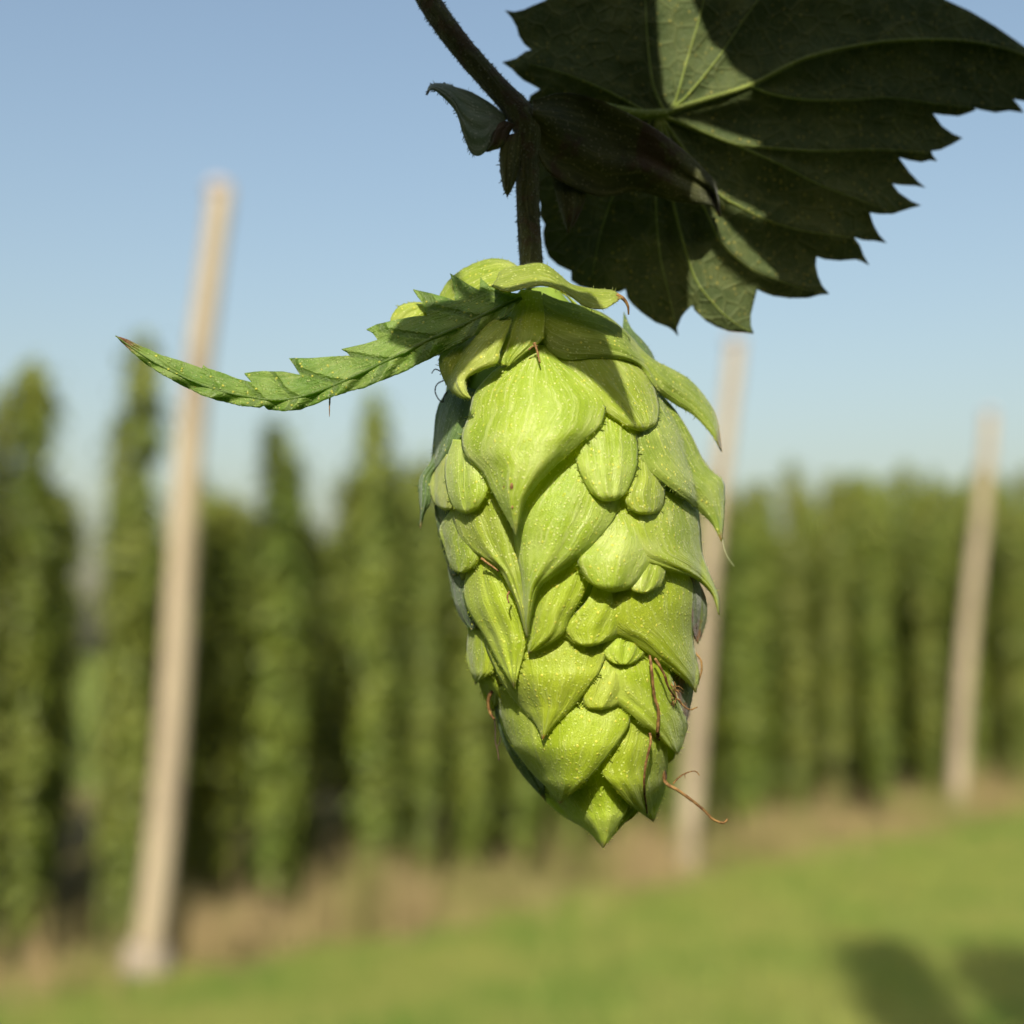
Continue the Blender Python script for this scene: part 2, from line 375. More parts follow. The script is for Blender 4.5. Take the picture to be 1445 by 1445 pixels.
bract([(862, 875, 895, 872), (858, 898, 912, 896), (850, 914, 914, 915), (856, 928, 904, 928), (868, 936, 891, 936), (880, 938, 880, 938)],
      'bract_low', 'N', o=-12, lo=-14, hi=3, bul=16, name='bracteole')
bract([(690, 885, 850, 880), (684, 906, 857, 910), (692, 930, 852, 932), (704, 955, 843, 951), (716, 975, 826, 975), (735, 998, 810, 995), (749, 1012, 793, 1012), (760, 1028, 778, 1027), (766, 1043, 766, 1043)],
      'bract_low_brown', o=-11, lo=-12, hi=17, bul=14, curl=8, label='broad scale with a brown point in the middle of the cone', nu=40)
bract([(848, 930, 882, 928), (840, 950, 895, 948), (828, 972, 900, 970), (823, 988, 890, 986), (830, 998, 872, 996), (848, 1003, 848, 1003)],
      'bract_low', 'N', sink=12, o=-7, lo=-18, hi=4, bul=18, name='bracteole')
bract([(846, 920, 930, 922), (838, 948, 945, 950), (846, 976, 955, 980), (882, 1001, 962, 1002), (905, 1021, 970, 1022), (926, 1037, 966, 1040), (943, 1054, 961, 1055), (956, 1064, 956, 1064)],
      'bract_low', o=-11, lo=-10, hi=12, bul=12, curl=8)
bract([(705, 968, 870, 960), (704, 992, 885, 990), (707, 1020, 888, 1020), (716, 1042, 876, 1042), (733, 1067, 857, 1067), (752, 1091, 838, 1089), (770, 1109, 820, 1107), (782, 1122, 804, 1123), (790, 1134, 790, 1134)],
      'bract_low_brown', o=-13, lo=-10, hi=24, bul=15, curl=12, label='lower central scale ending in a rusty brown point', nu=40)
bract([(880, 1015, 930, 1018), (868, 1048, 940, 1048), (853, 1074, 942, 1078), (851, 1093, 940, 1100), (866, 1110, 937, 1117), (885, 1132, 931, 1135), (905, 1147, 926, 1148), (922, 1159, 922, 1159)],
      'bract_low', o=-15, lo=-8, hi=14, bul=13, curl=6)
bract([(730, 1048, 880, 1055), (738, 1080, 885, 1088), (752, 1105, 887, 1110), (772, 1131, 888, 1130), (792, 1149, 884, 1144), (812, 1161, 875, 1160), (832, 1174, 865, 1178), (851, 1196, 851, 1196)],
      'bract_low', o=-46, lo=-6, hi=36, bul=10, curl=6, label='lowest scale at the pointed end of the cone')
# --- scales at the silhouettes
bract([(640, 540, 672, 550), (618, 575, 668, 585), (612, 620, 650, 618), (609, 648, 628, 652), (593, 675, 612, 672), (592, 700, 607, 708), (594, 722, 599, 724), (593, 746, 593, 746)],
      'bract_shade', o=-14, lo=-10, hi=6, bul=8, curl=0, label='left side scale with an orange point, its shade put into the dark green')
bract([(612, 700, 635, 705), (616, 735, 640, 740), (624, 770, 650, 775), (634, 800, 655, 803), (640, 812, 640, 812)], 'bract_shade', o=-24, lo=-8, hi=0, bul=4)
bract([(630, 785, 665, 788), (635, 820, 668, 825), (641, 848, 672, 855), (652, 874, 676, 880), (666, 888, 666, 888)], 'bract_shade', o=-22, lo=-8, hi=4, bul=6)
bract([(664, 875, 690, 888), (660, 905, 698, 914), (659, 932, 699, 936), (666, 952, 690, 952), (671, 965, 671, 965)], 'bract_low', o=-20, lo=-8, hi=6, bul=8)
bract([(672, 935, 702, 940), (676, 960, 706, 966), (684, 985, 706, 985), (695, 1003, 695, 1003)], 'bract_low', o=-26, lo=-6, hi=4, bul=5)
bract([(695, 990, 735, 990), (702, 1020, 740, 1020), (715, 1055, 750, 1055), (735, 1090, 765, 1090), (770, 1130, 770, 1130)], 'bract_shade', o=-26, lo=-6, hi=4, bul=5)
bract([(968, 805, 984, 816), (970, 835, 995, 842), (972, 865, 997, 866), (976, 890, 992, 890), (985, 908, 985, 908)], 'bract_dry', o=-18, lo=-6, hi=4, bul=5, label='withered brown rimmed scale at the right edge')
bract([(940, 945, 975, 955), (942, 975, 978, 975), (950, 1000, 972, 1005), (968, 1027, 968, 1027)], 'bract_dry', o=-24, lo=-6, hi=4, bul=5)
bract([(880, 440, 890, 465), (880, 470, 906, 480), (892, 490, 918, 496), (905, 505, 924, 510), (922, 515, 922, 515)], 'bract_shade', o=-26, lo=-6, hi=4, bul=5)

# --- sepals and small leaves round the neck
def neckz(x, y, u, v): return body(x, y)
bract([(754, 462, 766, 414), (772, 492, 790, 424), (798, 508, 822, 432), (832, 507, 855, 445), (860, 506, 884, 469), (884, 508, 906, 494), (904, 519, 926, 510), (928, 552, 948, 521), (953, 571, 974, 537), (978, 586, 996, 562), (1003, 612, 1011, 590), (1018, 637, 1018, 637)],
      'flare', o=6, lo=-14, hi=-2, bul=20, curl=-8, name='bract', label='long right hand scale whose dark tip curls away from the cone', nv=64, rip=1.5,
      zfun=lambda x, y, u, v: (body(x, y) if v < 0.6 else body(x, y) * 1.0) - 18 * u * max(0, v - .55))
# sepal S5 in the middle
bract([(735, 408, 764, 412), (722, 440, 768, 440), (712, 465, 768, 465), (703, 492, 764, 480), (703, 512, 735, 502), (718, 516, 718, 516)],
      'sepal', o=8, lo=-8, hi=6, bul=8, curl=0, name='sepal', label='gland speckled yellow green sepal below the stem')
# curled left sepal
bract([(720, 446, 722, 452), (690, 452, 716, 470), (655, 472, 706, 495), (625, 496, 702, 512), (620, 516, 676, 524), (632, 546, 659, 534), (648, 560, 658, 550), (664, 562, 664, 562)],
      'sepal', o=30, lo=-6, hi=6, bul=20, curl=2, name='sepal', label='curled left sepal under the toothed leaflet',
      zfun=lambda x, y, u, v: max(body(x, y), 40) + 6)
# dome sepal at the top
bract([(620, 418, 640, 440), (632, 398, 660, 425), (655, 379, 690, 410), (688, 366, 715, 400), (712, 367, 735, 396), (727, 374, 745, 395), (748, 390, 748, 390)],
      'sepal', o=0, lo=0, hi=0, bul=16, curl=0, name='sepal', zfun=lambda x, y, u, v: 20 + 55 * (u + 1) / 2, label='bright domed sepal at the top left of the cone')
bract([(548, 466, 566, 476), (553, 446, 586, 470), (566, 431, 612, 458), (592, 427, 622, 446), (610, 433, 632, 440), (634, 432, 634, 432)],
      'sepal', o=0, lo=0, hi=0, bul=8, curl=0, name='sepal', zfun=lambda x, y, u, v: 40 + 10 * u)
# arching right sepal with dried thread tip
bract([(694, 404, 700, 396), (714, 412, 708, 382), (740, 407, 735, 375), (764, 403, 765, 372), (786, 408, 786, 385), (806, 419, 806, 401), (826, 433, 832, 407), (850, 436, 856, 409), (866, 428, 868, 412), (876, 420, 876, 420)],
      'sepal_tip', o=0, lo=0, hi=0, bul=10, curl=0, name='sepal', zfun=lambda x, y, u, v: 100 - 26 * u - 20 * abs(v - .4), label='arching right sepal with a brown thread like tip', nv=60)
px_tube('dried_stigma', [(870, 416, 86), (880, 422, 84), (886, 432, 82), (887, 444, 80)], 3.2, 1.2, M['thread'], None).name

def inside(p, poly):
    c = False; j = len(poly) - 1
    for i in range(len(poly)):
        a, b = poly[i], poly[j]
        if (a[1] > p[1]) != (b[1] > p[1]) and p[0] < (b[0] - a[0]) * (p[1] - a[1]) / (b[1] - a[1]) + a[0]: c = not c
        j = i
    return c
def dens(poly, step):
    out = []
    for a, b in zip(poly, poly[1:] + poly[:1]):
        k = max(1, int(math.hypot(b[0] - a[0], b[1] - a[1]) / step))
        for i in range(k): out.append((a[0] + (b[0] - a[0]) * i / k, a[1] + (b[1] - a[1]) * i / k))
    return out
def fill(poly, step, keep=None, extra=()):
    """triangulate a polygon with an interior grid"""
    o = dens(poly, step); pts = list(o); edges = [(i, (i + 1) % len(o)) for i in range(len(o))]
    for e in extra:
        d = dens(e, step); b = len(pts); pts += d; edges += [(b + i, b + (i + 1) % len(d)) for i in range(len(d))]
    xs = [p[0] for p in poly]; ys_ = [p[1] for p in poly]
    rr = random.Random(3)
    y = min(ys_) + step / 2; row = 0
    while y < max(ys_):
        x = min(xs) + (step / 2 if row % 2 else 0)
        while x < max(xs):
            p = (x + rr.uniform(-.2, .2) * step, y + rr.uniform(-.2, .2) * step)
            if inside(p, poly): pts.append(p)
            x += step
        y += step * 0.87; row += 1
    vs, es, fs, *_ = delaunay_2d_cdt([Vector(p) for p in pts], edges, [], 1, 1e-4)
    return [(v.x, v.y) for v in vs], [tuple(f) for f in fs]
# toothed leaflet reaching left
UPPER = [(735, 415), (722, 414), (709, 397), (704, 410), (690, 404), (678, 392), (677, 410), (662, 402), (650, 395), (635, 386), (641, 404), (642, 425), (628, 420), (606, 414), (583, 409), (596, 428), (603, 446), (585, 447), (560, 452), (532, 458), (517, 465), (526, 470), (533, 480), (515, 486), (496, 490), (482, 493), (489, 497), (494, 502), (470, 503), (440, 506), (408, 506), (416, 517), (424, 529), (400, 525), (370, 524), (345, 527), (351, 534), (356, 540), (340, 536), (315, 527), (293, 520), (287, 515), (286, 520), (262, 512), (230, 502), (202, 490), (180, 479), (163, 474)]
LOWER = [(734, 426), (715, 446), (699, 455), (677, 470), (650, 484), (621, 499), (590, 514), (564, 527), (538, 537), (513, 547), (490, 553), (465, 561), (440, 572), (423, 578), (400, 580), (378, 578), (372, 572), (366, 575), (345, 573), (328, 570), (305, 564), (288, 559), (262, 546), (230, 529), (206, 513), (185, 496), (172, 483), (163, 474)]
MID = [(736, 420), (700, 436), (660, 456), (610, 478), (560, 502), (510, 526), (460, 548), (415, 562), (380, 564), (330, 556), (290, 545), (240, 523), (200, 500), (163, 474)]
def toothed():
    m = cr(MID, 160)
    outl = UPPER + LOWER[::-1][1:]
    vs, fs = fill(outl, 3.2)
    V, U = [], []
    for x, y in vs:
        k = min(range(160), key=lambda q: (m[q][0] - x) ** 2 + (m[q][1] - y) ** 2)
        t = k / 159
        a, b = m[max(0, k - 1)], m[min(159, k + 1)]
        tx, ty = b[0] - a[0], b[1] - a[1]; L = math.hypot(tx, ty)
        d = ((x - m[k][0]) * ty - (y - m[k][1]) * tx) / L       # + on the toothed side
        z = 95 - 8 * t
        if d > 0: z += (0.50 - 0.9 * t) * d + 9 * math.sin(t * 62 - d * 0.12) * min(1, d / 12)
        else: z += 0.62 * d * (1 - 0.3 * t) + 3.0 * math.sin(t * 62 + d * 0.1) * min(1, -d / 10)
        z += 2.2 * math.exp(-abs(d) / 5) * -1 + 2.0 * noise.noise(Vector((x * .03, y * .03, 4)))
        V.append(P(x, y, z) - hop_cone.location); U.append((0.5 + max(-.5, min(.5, d / 80)), t))
    o = mesh_obj('toothed_leaflet', V, fs, M['toothed'], hop_cone, U, solid=0.00018)
    o['label'] = 'long toothed green leaflet curving left to a reddish point'
    return o
LF = toothed()
def rep(o):
    o.parent = hop_cone
    for v in o.data.vertices: v.co -= hop_cone.location
    return o
for o in list(bpy.data.objects):
    if o.name.startswith('dried_stigma') and o.parent is None: rep(o)
def thread(pts, r0, r1, mat='thread', name='dried_stigma', rough=0.5):
    rep(px_tube(name, pts, r0 * .8, r1 * .8, M[mat], None, seg=7, rough=rough, seed=R.random() * 50, n=len(pts) * 7))
rep(px_tube('midrib', [(x, y, 95 - 8 * i / 13) for i, (x, y) in enumerate(MID)], 3.0, 0.8, M['toothed'], None)).parent = LF
thread([(466, 556, 88), (465, 572, 90), (465, 588, 90)], 1.8, 0.5, 'thread')

def bz(x, y, k=4): return body(x, y) + k
thread([(917, 925, bz(917, 925, 0)), (920, 950, bz(920, 950, 10)), (923, 981, bz(923, 981, 10)), (929, 1003, bz(929, 1003, 12)), (928, 1034, bz(928, 1034, 8))], 2.3, 3.0)
thread([(917, 1034, bz(917, 1034, 6)), (918, 1048, bz(918, 1048, 10)), (911, 1080, bz(911, 1080, 12)), (909, 1111, bz(909, 1111, 12)), (913, 1147, bz(913, 1147, 10))], 2.4, 1.8)
thread([(928, 1036, bz(928, 1036, 2)), (931, 1052, 44), (933, 1068, 42), (937, 1097, 40), (941, 1106, 42), (956, 1115, 44), (977, 1130, 44), (994, 1144, 44), (1006, 1156, 42), (1020, 1161, 40), (1027, 1156, 40)], 3.6, 1.9)
thread([(932, 1040, 30), (935, 1070, 36), (939, 1100, 36)], 3.5, 3.0, 'thread_dark')
thread([(950, 1106, 42), (957, 1098, 44), (966, 1092, 44), (980, 1088, 42), (987, 1094, 40)], 1.6, 0.9)
thread([(966, 1092, 44), (967, 1098, 44)], 0.9, 0.5)
thread([(924, 929, bz(924, 929, 0)), (936, 949, bz(936, 949, 8)), (944, 971, bz(944, 971, 10)), (957, 988, 72), (972, 1001, 66), (984, 998, 60)], 2.6, 1.0)
for k in range(16):
    x0, y0 = 948 + R.uniform(-5, 8), 975 + R.uniform(-16, 18)
    a = R.uniform(-0.4, 1.6); l = R.uniform(8, 20)
    thread([(x0, y0, 76), (x0 + l * .5 * math.cos(a), y0 + l * .5 * math.sin(a), 80), (x0 + l * math.cos(a + .4), y0 + l * math.sin(a + .4), 76)], 0.9, 0.4)
thread([(977, 826, 10), (985, 845, 12), (989, 868, 8)], 2.5, 2.0)
thread([(981, 921, 10), (989, 932, 14), (990, 946, 14), (986, 960, 12), (985, 966, 10)], 1.8, 1.5)
thread([(704, 970, 40), (694, 976, 36), (689, 990, 30), (691, 1004, 28), (697, 1015, 30)], 3.6, 2.2)
thread([(698, 1014, 28), (699, 1030, 26), (699, 1046, 26), (702, 1058, 26), (704, 1073, 26)], 1.3, 1.2, 'thread_dark')
thread([(706, 1040, 26), (705, 1048, 26), (700, 1056, 26)], 0.9, 0.9, 'thread_dark')
thread([(679, 788, 120), (690, 796, 124), (704, 806, 130)], 2.4, 1.6, 'thread')
thread([(719, 834, 150), (716, 842, 150), (718, 851, 152)], 1.8, 1.2)
thread([(635, 548, 30), (627, 558, 26), (625, 568, 24)], 1.3, 1.1, 'thread_dark')
thread([(628, 536, 34), (617, 542, 30), (614, 552, 28), (618, 562, 26), (624, 568, 24)], 1.2, 1.0, 'thread_dark')
thread([(622, 524, 36), (614, 521, 32), (609, 527, 30)], 1.2, 0.8, 'thread_dark')
thread([(754, 484, body(754, 500) + 14), (757, 492, body(757, 500) + 16), (762, 512, body(760, 512) + 22)], 3.0, 1.2)
thread([(746, 494, body(750, 500) + 14), (752, 489, body(752, 500) + 15), (759, 488, body(759, 500) + 15)], 1.8, 1.0)
thread([(1019, 757, 6), (1022, 774, 2), (1028, 788, 0), (1036, 799, 0)], 0.7, 0.3, 'hair', name='hair')
for o in hop_cone.children:
    if o.name.startswith('hair'): break

# small brown specks on the large upper scale
def on_surface(ob, x, y):
    best = None
    for v in ob.data.vertices:
        w = v.co + hop_cone.location - CAM
        d = (w.normalized() - ray(x, y).normalized()).length
        if best is None or d < best[0]: best = (d, w.length)
    return CAM + ray(x, y).normalized() * best[1]
for x, y, rx, ry in ((722, 686, 2.4, 4.2), (712, 687, 1.6, 2.2), (723, 716, 1.4, 2.0)):
    c = on_surface(B1, x, y); rt = Vector((1, 0, 0)); up = Vector((0, -SP, CP)); V = [c - Vector((0, 0.00022, 0))]
    for q in range(12):
        a = q * math.pi / 6; k = 1 + 0.3 * noise.noise(Vector((q * 1.3, x, 0)))
        V.append(c - Vector((0, 0.00012, 0)) + (rt * math.cos(a) * rx + up * math.sin(a) * ry) * PX * k)
    mesh_obj('brown_speck', to_cone(V), [(0, 1 + q, 1 + (q + 1) % 12) for q in range(12)], M['thread'], hop_cone)
# --- the hidden far side: scales set round the back on the same body
k = 0
for row in range(9):
    y0 = 440 + row * 84
    n = 5 if row < 6 else 4
    for q in range(n):
        a = math.pi * (q + 0.5 + 0.35 * (row % 2)) / n          # 0..pi round the back
        V, U, Fc = [], [], []
        nu, nv = 14, 20
        for j in range(nv):
            v = j / (nv - 1); y = y0 - 30 + v * 165
            y = min(y, 1185)
            l, r = sil(min(y, 1120)); c = (l + r) / 2; h = (r - l) / 2 * 0.96
            if y > 1120: h *= max(0.12, (1195 - y) / 75)
            wd = 0.62 * math.sin(math.pi * min(1, 0.18 + 0.82 * (1 - v) ** 0.75)) if v > 0 else 0.3
            for i in range(nu + 1):
                u = i / nu * 2 - 1
                th = a + u * wd * (1.0 if v < 1 else 0)
                rr = h + (-24 + 26 * v) * 1.0 - 3 + 9 * (1 - u * u) * math.sin(math.pi * v) 
                V.append(P(c + rr * math.cos(th), y, -rr * 0.92 * math.sin(th))); U.append((i / nu, v))
        w = nu + 1
        for j in range(nv - 1):
            for i in range(nu):
                Fc.append((j * w + i, j * w + i + 1, (j + 1) * w + i + 1, (j + 1) * w + i))
        mesh_obj('bract', to_cone(V), Fc, M['bract_low'], hop_cone, U, solid=0.00013)

# ------------------------------------------------------------------ the bine: stem, stipules, big leaf
bine = tag(empty('hop_bine', P(560, -150, 0)), 'shaded hop stem with a big dark toothed leaf, the cone hanging from it', 'hop bine')
BL0 = bine.location.copy()
def on_bine(o, parent=None):
    for v in o.data.vertices: v.co -= BL0
    o.parent = parent or bine
    return o
n = 90
pts = cr([(548, -170, -10), (572, -70, -6), (600, -8, -4), (628, 36, 0), (660, 77, 0), (698, 120, 0), (730, 155, 0), (744, 182, 0), (744, 230, 0), (745, 290, 0), (748, 345, 4), (752, 400, 10)], n)
rad = []
for i in range(n):
    x, y, z = pts[i]
    r = 17 if y < 120 else (17 + 3.5 * math.exp(-((y - 165) / 26) ** 2) if y < 230 else 16.0)
    r = 16.4 + 4.5 * math.exp(-((y - 170) / 26) ** 2)
    rad.append(r * PX)
V, Fc = tube_data([P(*q) for q in pts], rad, 24, 0.05, 3)
rs = random.Random(5)
for k in range(1400):      # stiff little climbing hairs on the stem
    i = rs.randrange(n - 1) * 24 + rs.randrange(24)
    b = V[i]; c0 = sum((V[(i // 24) * 24 + q] for q in range(24)), Vector()) / 24
    d = (b - c0).normalized() + Vector((rs.uniform(-.3, .3), rs.uniform(-.3, .3), rs.uniform(-.9, .1)))
    t = Vector((-d.z, 0, d.x)).normalized() * 0.7 * PX
    b2 = b + (V[min(i + 24, n * 24 - 1)] - b) * rs.random()
    q = len(V); V += [b2 - t, b2 + t, b2 + d.normalized() * rs.uniform(2, 5) * PX]; Fc.append((q, q + 1, q + 2))
on_bine(mesh_obj('stem', V, Fc, M['stem'], None, [((i % 24) / 24, (i // 24) / n) for i in range(len(V))]))

# big leaf ------------------------------------------------
LEAF = [(767, 2), (752, 8), (739, 14), (726, 17), (713, 15), (722, 25), (729, 38), (732, 50), (740, 62), (751, 71), (742, 73), (728, 83), (709, 88), (722, 97), (730, 106), (738, 113), (750, 119), (762, 126),
        (748, 135), (740, 160), (745, 200), (752, 240), (760, 250), (757, 270), (763, 290), (761, 304), (769, 316), (766, 328), (768, 345), (774, 362), (787, 374), (802, 381), (806, 383), (806, 396), (818, 404), (840, 409), (862, 413), (875, 412), (883, 408), (885, 420), (893, 430), (905, 441), (925, 455), (944, 462), (951, 467), (957, 474), (955, 463), (961, 448), (968, 439), (977, 431), (980, 438), (996, 453), (1011, 461), (1028, 467), (1050, 469), (1063, 471), (1059, 460), (1059, 445), (1063, 428), (1068, 408), (1078, 413), (1092, 418), (1115, 421), (1140, 420), (1156, 416), (1170, 415), (1160, 404), (1154, 390), (1151, 375), (1152, 362), (1164, 366), (1185, 368), (1208, 366), (1217, 369), (1226, 374), (1218, 360), (1213, 346), (1204, 334), (1218, 339), (1235, 340), (1251, 343), (1240, 331), (1233, 318), (1227, 300), (1240, 302), (1260, 302), (1284, 294), (1299, 290), (1285, 284), (1268, 272), (1258, 259), (1275, 261), (1292, 262), (1306, 265), (1295, 256), (1283, 243), (1268, 222), (1282, 226), (1300, 229), (1312, 226), (1322, 227), (1316, 220), (1313, 213), (1328, 211), (1345, 203), (1358, 195), (1344, 189), (1329, 178), (1316, 160), (1330, 162), (1352, 164), (1364, 160), (1377, 155), (1369, 149), (1385, 155), (1405, 159), (1425, 156), (1444, 159), (1438, 150), (1428, 139), (1450, 143), (1475, 140), (1468, 132), (1490, 130), (1512, 121),
        (1500, 105), (1475, 86), (1443, 65), (1405, 38), (1370, 17), (1330, -2), (1296, -14), (1300, -24), (1270, -28), (1236, -40), (1240, -54), (1205, -52), (1165, -62), (1168, -78), (1130, -72), (1080, -78), (1080, -94), (1045, -82), (1000, -84), (960, -76), (960, -92), (925, -72), (890, -56), (884, -70), (860, -44), (835, -28), (822, -40), (806, -16), (785, -8)]
VEINS = [[(938, 160), (922, 120), (914, 60), (910, -10), (905, -60)],
         [(944, 156), (954, 140), (968, 90), (986, 28), (1000, -30), (1010, -75)],
         [(952, 150), (967, 138), (995, 105), (1020, 72), (1055, 20), (1100, -40)],
         [(940, 160), (975, 147), (1057, 121), (1138, 82), (1239, 60), (1330, 56), (1390, 62), (1445, 78), (1505, 112)],
         [(1057, 121), (1090, 133), (1139, 141), (1200, 141), (1256, 138), (1330, 148), (1400, 154)],
         [(938, 166), (959, 173), (1000, 190), (1038, 204), (1080, 208), (1150, 213), (1239, 211), (1310, 216)],
         [(1038, 204), (1100, 232), (1160, 262), (1240, 292)],
         [(934, 168), (975, 225), (1014, 273), (1045, 292), (1076, 308), (1130, 325), (1200, 335)],
         [(932, 168), (960, 235), (993, 292), (1020, 345), (1056, 377), (1094, 394), (1140, 410)],
         [(930, 168), (945, 260), (965, 345), (984, 398), (1014, 436), (1036, 455), (1058, 468)],
         [(926, 168), (925, 260), (930, 350), (945, 420), (955, 465)],
         [(920, 166), (880, 240), (850, 320), (835, 390)],
         [(915, 160), (860, 130), (800, 105), (745, 90)]]
VW = [4.0, 4.2, 4.2, 7.5, 3.0, 6.0, 2.5, 4.5, 4.5, 4.5, 3.5, 3.0, 3.0]
VS = [cr(v, 40) for v in VEINS]
def seg_d(p, a, b):
    dx, dy = b[0] - a[0], b[1] - a[1]; q = dx * dx + dy * dy
    t = max(0, min(1, ((p[0] - a[0]) * dx + (p[1] - a[1]) * dy) / q)) if q else 0
    return math.hypot(p[0] - a[0] - t * dx, p[1] - a[1] - t * dy)
def vein_d(x, y):
    best = 1e9
    for s in VS:
        for i in range(0, 39, 3):
            d = seg_d((x, y), s[i], s[min(i + 3, 39)])
            if d < best: best = d
    return best
def leafz(x, y, d=None):
    if d is None: d = vein_d(x, y)
    z = -135 - 0.05 * (x - 940) + 0.03 * (y - 160)
    z -= 12 * (1 - math.exp(-d / 22))                      # blade sinks... between the raised veins
    z += 7 * noise.noise(Vector((x * .012, y * .012, 2.2))) + 2.5 * noise.noise(Vector((x * .045, y * .045, 7)))
    r = math.hypot(x - 940, y - 160)
    z -= 0.00016 * r * r
    return z
# rounder teeth: smooth nothing, the outline itself carries the teeth
vs, fs = fill(LEAF, 6.5)
V, U = [], []
for x, y in vs:
    V.append(P(x, y, leafz(x, y)))
    U.append((math.atan2(y - 160, x - 940) / 6.283 + 0.5, min(0.93, math.hypot(x - 940, y - 160) / 620)))
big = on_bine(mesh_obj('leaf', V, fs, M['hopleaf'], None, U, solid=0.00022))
big['label'] = 'big dark toothed leaf seen from below with sunlit patches'
for v, w in zip(VEINS, VW):
    n = 60; c = cr(v, n)
    path = [P(x, y, leafz(x, y) + 1.0) for x, y in c]
    V, Fc = tube_data(path, [(w * (1 - 0.85 * (i / (n - 1)) ** 0.7)) * PX * 0.75 for i in range(n)], 10)
    o = on_bine(mesh_obj('vein', V, Fc, M['vein'], None, [((i % 10) / 10, 0.5) for i in range(len(V))]), big)
c = [(748, 162, -2), (780, 150, -40), (820, 148, -85), (864, 156, -120), (905, 162, -132), (942, 160, -134)]
on_bine(px_tube('petiole', c, 13, 7, M['vein'], None, n=40, seg=14, rough=0.05))

def stip(st, mat, label, o=0, zf=None, bul=10):
    ob = bract(st, mat, 'B', o=o, lo=0, hi=0, bul=bul, curl=0, name='stipule', zfun=zf, label=label, thick=0.00015)
    for v in ob.data.vertices: v.co += hop_cone.location - BL0
    ob.parent = bine
stip([(706, 186, 716, 166), (696, 186, 700, 152), (684, 215, 684, 141), (667, 218, 664, 130), (655, 192, 645, 124), (644, 158, 632, 120), (624, 135, 616, 118), (610, 126, 606, 122), (602, 134, 602, 134)],
     'stipule_pale', 'pale bluish hooked stipule left of the stem', zf=lambda x, y, u, v: 6 + 20 * v - 8 * u)
stip([(712, 170, 726, 176), (698, 180, 718, 190), (690, 200, 712, 205), (687, 214, 687, 214)], 'stipule', None, zf=lambda x, y, u, v: 12)
stip([(718, 190, 736, 186), (707, 205, 734, 215), (706, 235, 731, 242), (710, 262, 724, 262), (716, 277, 716, 277)], 'stipule', None, zf=lambda x, y, u, v: 14)
stip([(752, 196, 752, 142), (768, 236, 790, 131), (800, 260, 830, 136), (850, 278, 875, 154), (900, 270, 922, 180), (950, 284, 962, 210), (985, 288, 992, 238), (1004, 290, 1010, 262), (1016, 306, 1016, 306)],
     'stipule', 'large dark withered stipule right of the stem', zf=lambda x, y, u, v: 14 - 122 * v + 5 * math.sin(u * 5 + v * 7) + 4 * math.sin(v * 13 + u * 2), bul=5)
stip([(776, 240, 830, 262), (785, 275, 824, 285), (793, 305, 814, 308), (802, 328, 802, 328)], 'stipule', None, zf=lambda x, y, u, v: -30)

# unseen leaf added to shade stem and big leaf, holes shaped as sun patches
OUTER = [(520, -190), (640, -230), (760, -215), (900, -260), (1050, -235), (1200, -265), (1380, -230), (1520, -200), (1640, -120), (1600, 40), (1650, 180), (1590, 330), (1480, 430), (1330, 455), (1200, 440), (1100, 470), (1020, 520), (940, 500), (890, 530), (830, 515), (802, 518), (792, 550), (748, 550), (740, 508), (690, 475), (640, 430), (600, 330), (560, 180), (540, 0)]
HOLES = [[(926, -20), (972, -16), (986, 22), (1006, 60), (1032, 88), (1064, 118), (1058, 134), (1000, 150), (952, 160), (938, 138), (931, 70)],
         [(950, 168), (990, 172), (1035, 186), (1080, 204), (1062, 212), (1030, 206), (995, 194)],
         [(1012, 268), (1045, 284), (1082, 302), (1076, 313), (1040, 300), (1014, 284)],
         [(1004, 290), (1032, 316), (1066, 352), (1092, 380), (1100, 398), (1062, 384), (1028, 356), (1008, 322)],
         [(984, 312), (1000, 345), (1022, 372), (1052, 396), (1075, 405), (1072, 480), (1010, 470), (972, 440), (972, 390), (976, 345)]]
vs, fs = fill(OUTER, 16, extra=HOLES)
fs = [f for f in fs if not any(inside((sum(vs[i][0] for i in f) / 3, sum(vs[i][1] for i in f) / 3), h) for h in HOLES)]
T0 = 0.080
def shadeP(x, y):
    z = leafz(x, y, 20) + 5
    return P(x, y, z) + SUN * (T0 + 0.006 * math.sin(x * .006) + 0.004 * math.cos(y * .009))
o = on_bine(mesh_obj('leaf', [shadeP(x, y) for x, y in vs], fs, M['hopleaf'], None, [(0.5, 0.5)] * len(vs), solid=0.0002))
o['label'] = 'unseen leaf added above the frame to cast shade, holes shaped as sun patches'
# second added leaf, unseen, outlined to match the shade across the cone's neck
OUT2 = [(612, 690), (630, 655), (652, 640), (690, 634), (735, 640), (765, 664), (795, 657), (830, 662), (852, 652), (872, 642), (888, 690), (907, 745), (920, 800), (934, 866), (916, 836), (893, 808), (850, 768), (808, 742), (760, 748), (722, 772), (700, 792), (676, 790), (655, 770), (648, 720)]
vs, fs = fill(OUT2, 12)
def shade2(x, y): return P(x - 26, y, -130) + SUN * (0.092 + 0.003 * math.sin(x * .01) + 0.002 * math.cos(y * .02))
o = on_bine(mesh_obj('leaf', [shade2(x, y) for x, y in vs], fs, M['hopleaf'], None, [(0.5, 0.5)] * len(vs), solid=0.0002))
o['label'] = 'small unseen leaf added to cast shade on the neck of the cone'
c = [shade2(740, 640), shade2(735, 635) + SUN * 0.02, shade2(690, 560) + SUN * 0.045, P(540, -300, 100) + SUN * 0.05, P(548, -170, -10)]  # petiole tying the second added leaf to the stem
V, Fc = tube_data([Vector(q) for q in cr([tuple(a) for a in c], 30)], [0.0006] * 30, 8)
on_bine(mesh_obj('petiole', V, Fc, M['vein'], None, [(0.5, 0.5)] * len(V)))
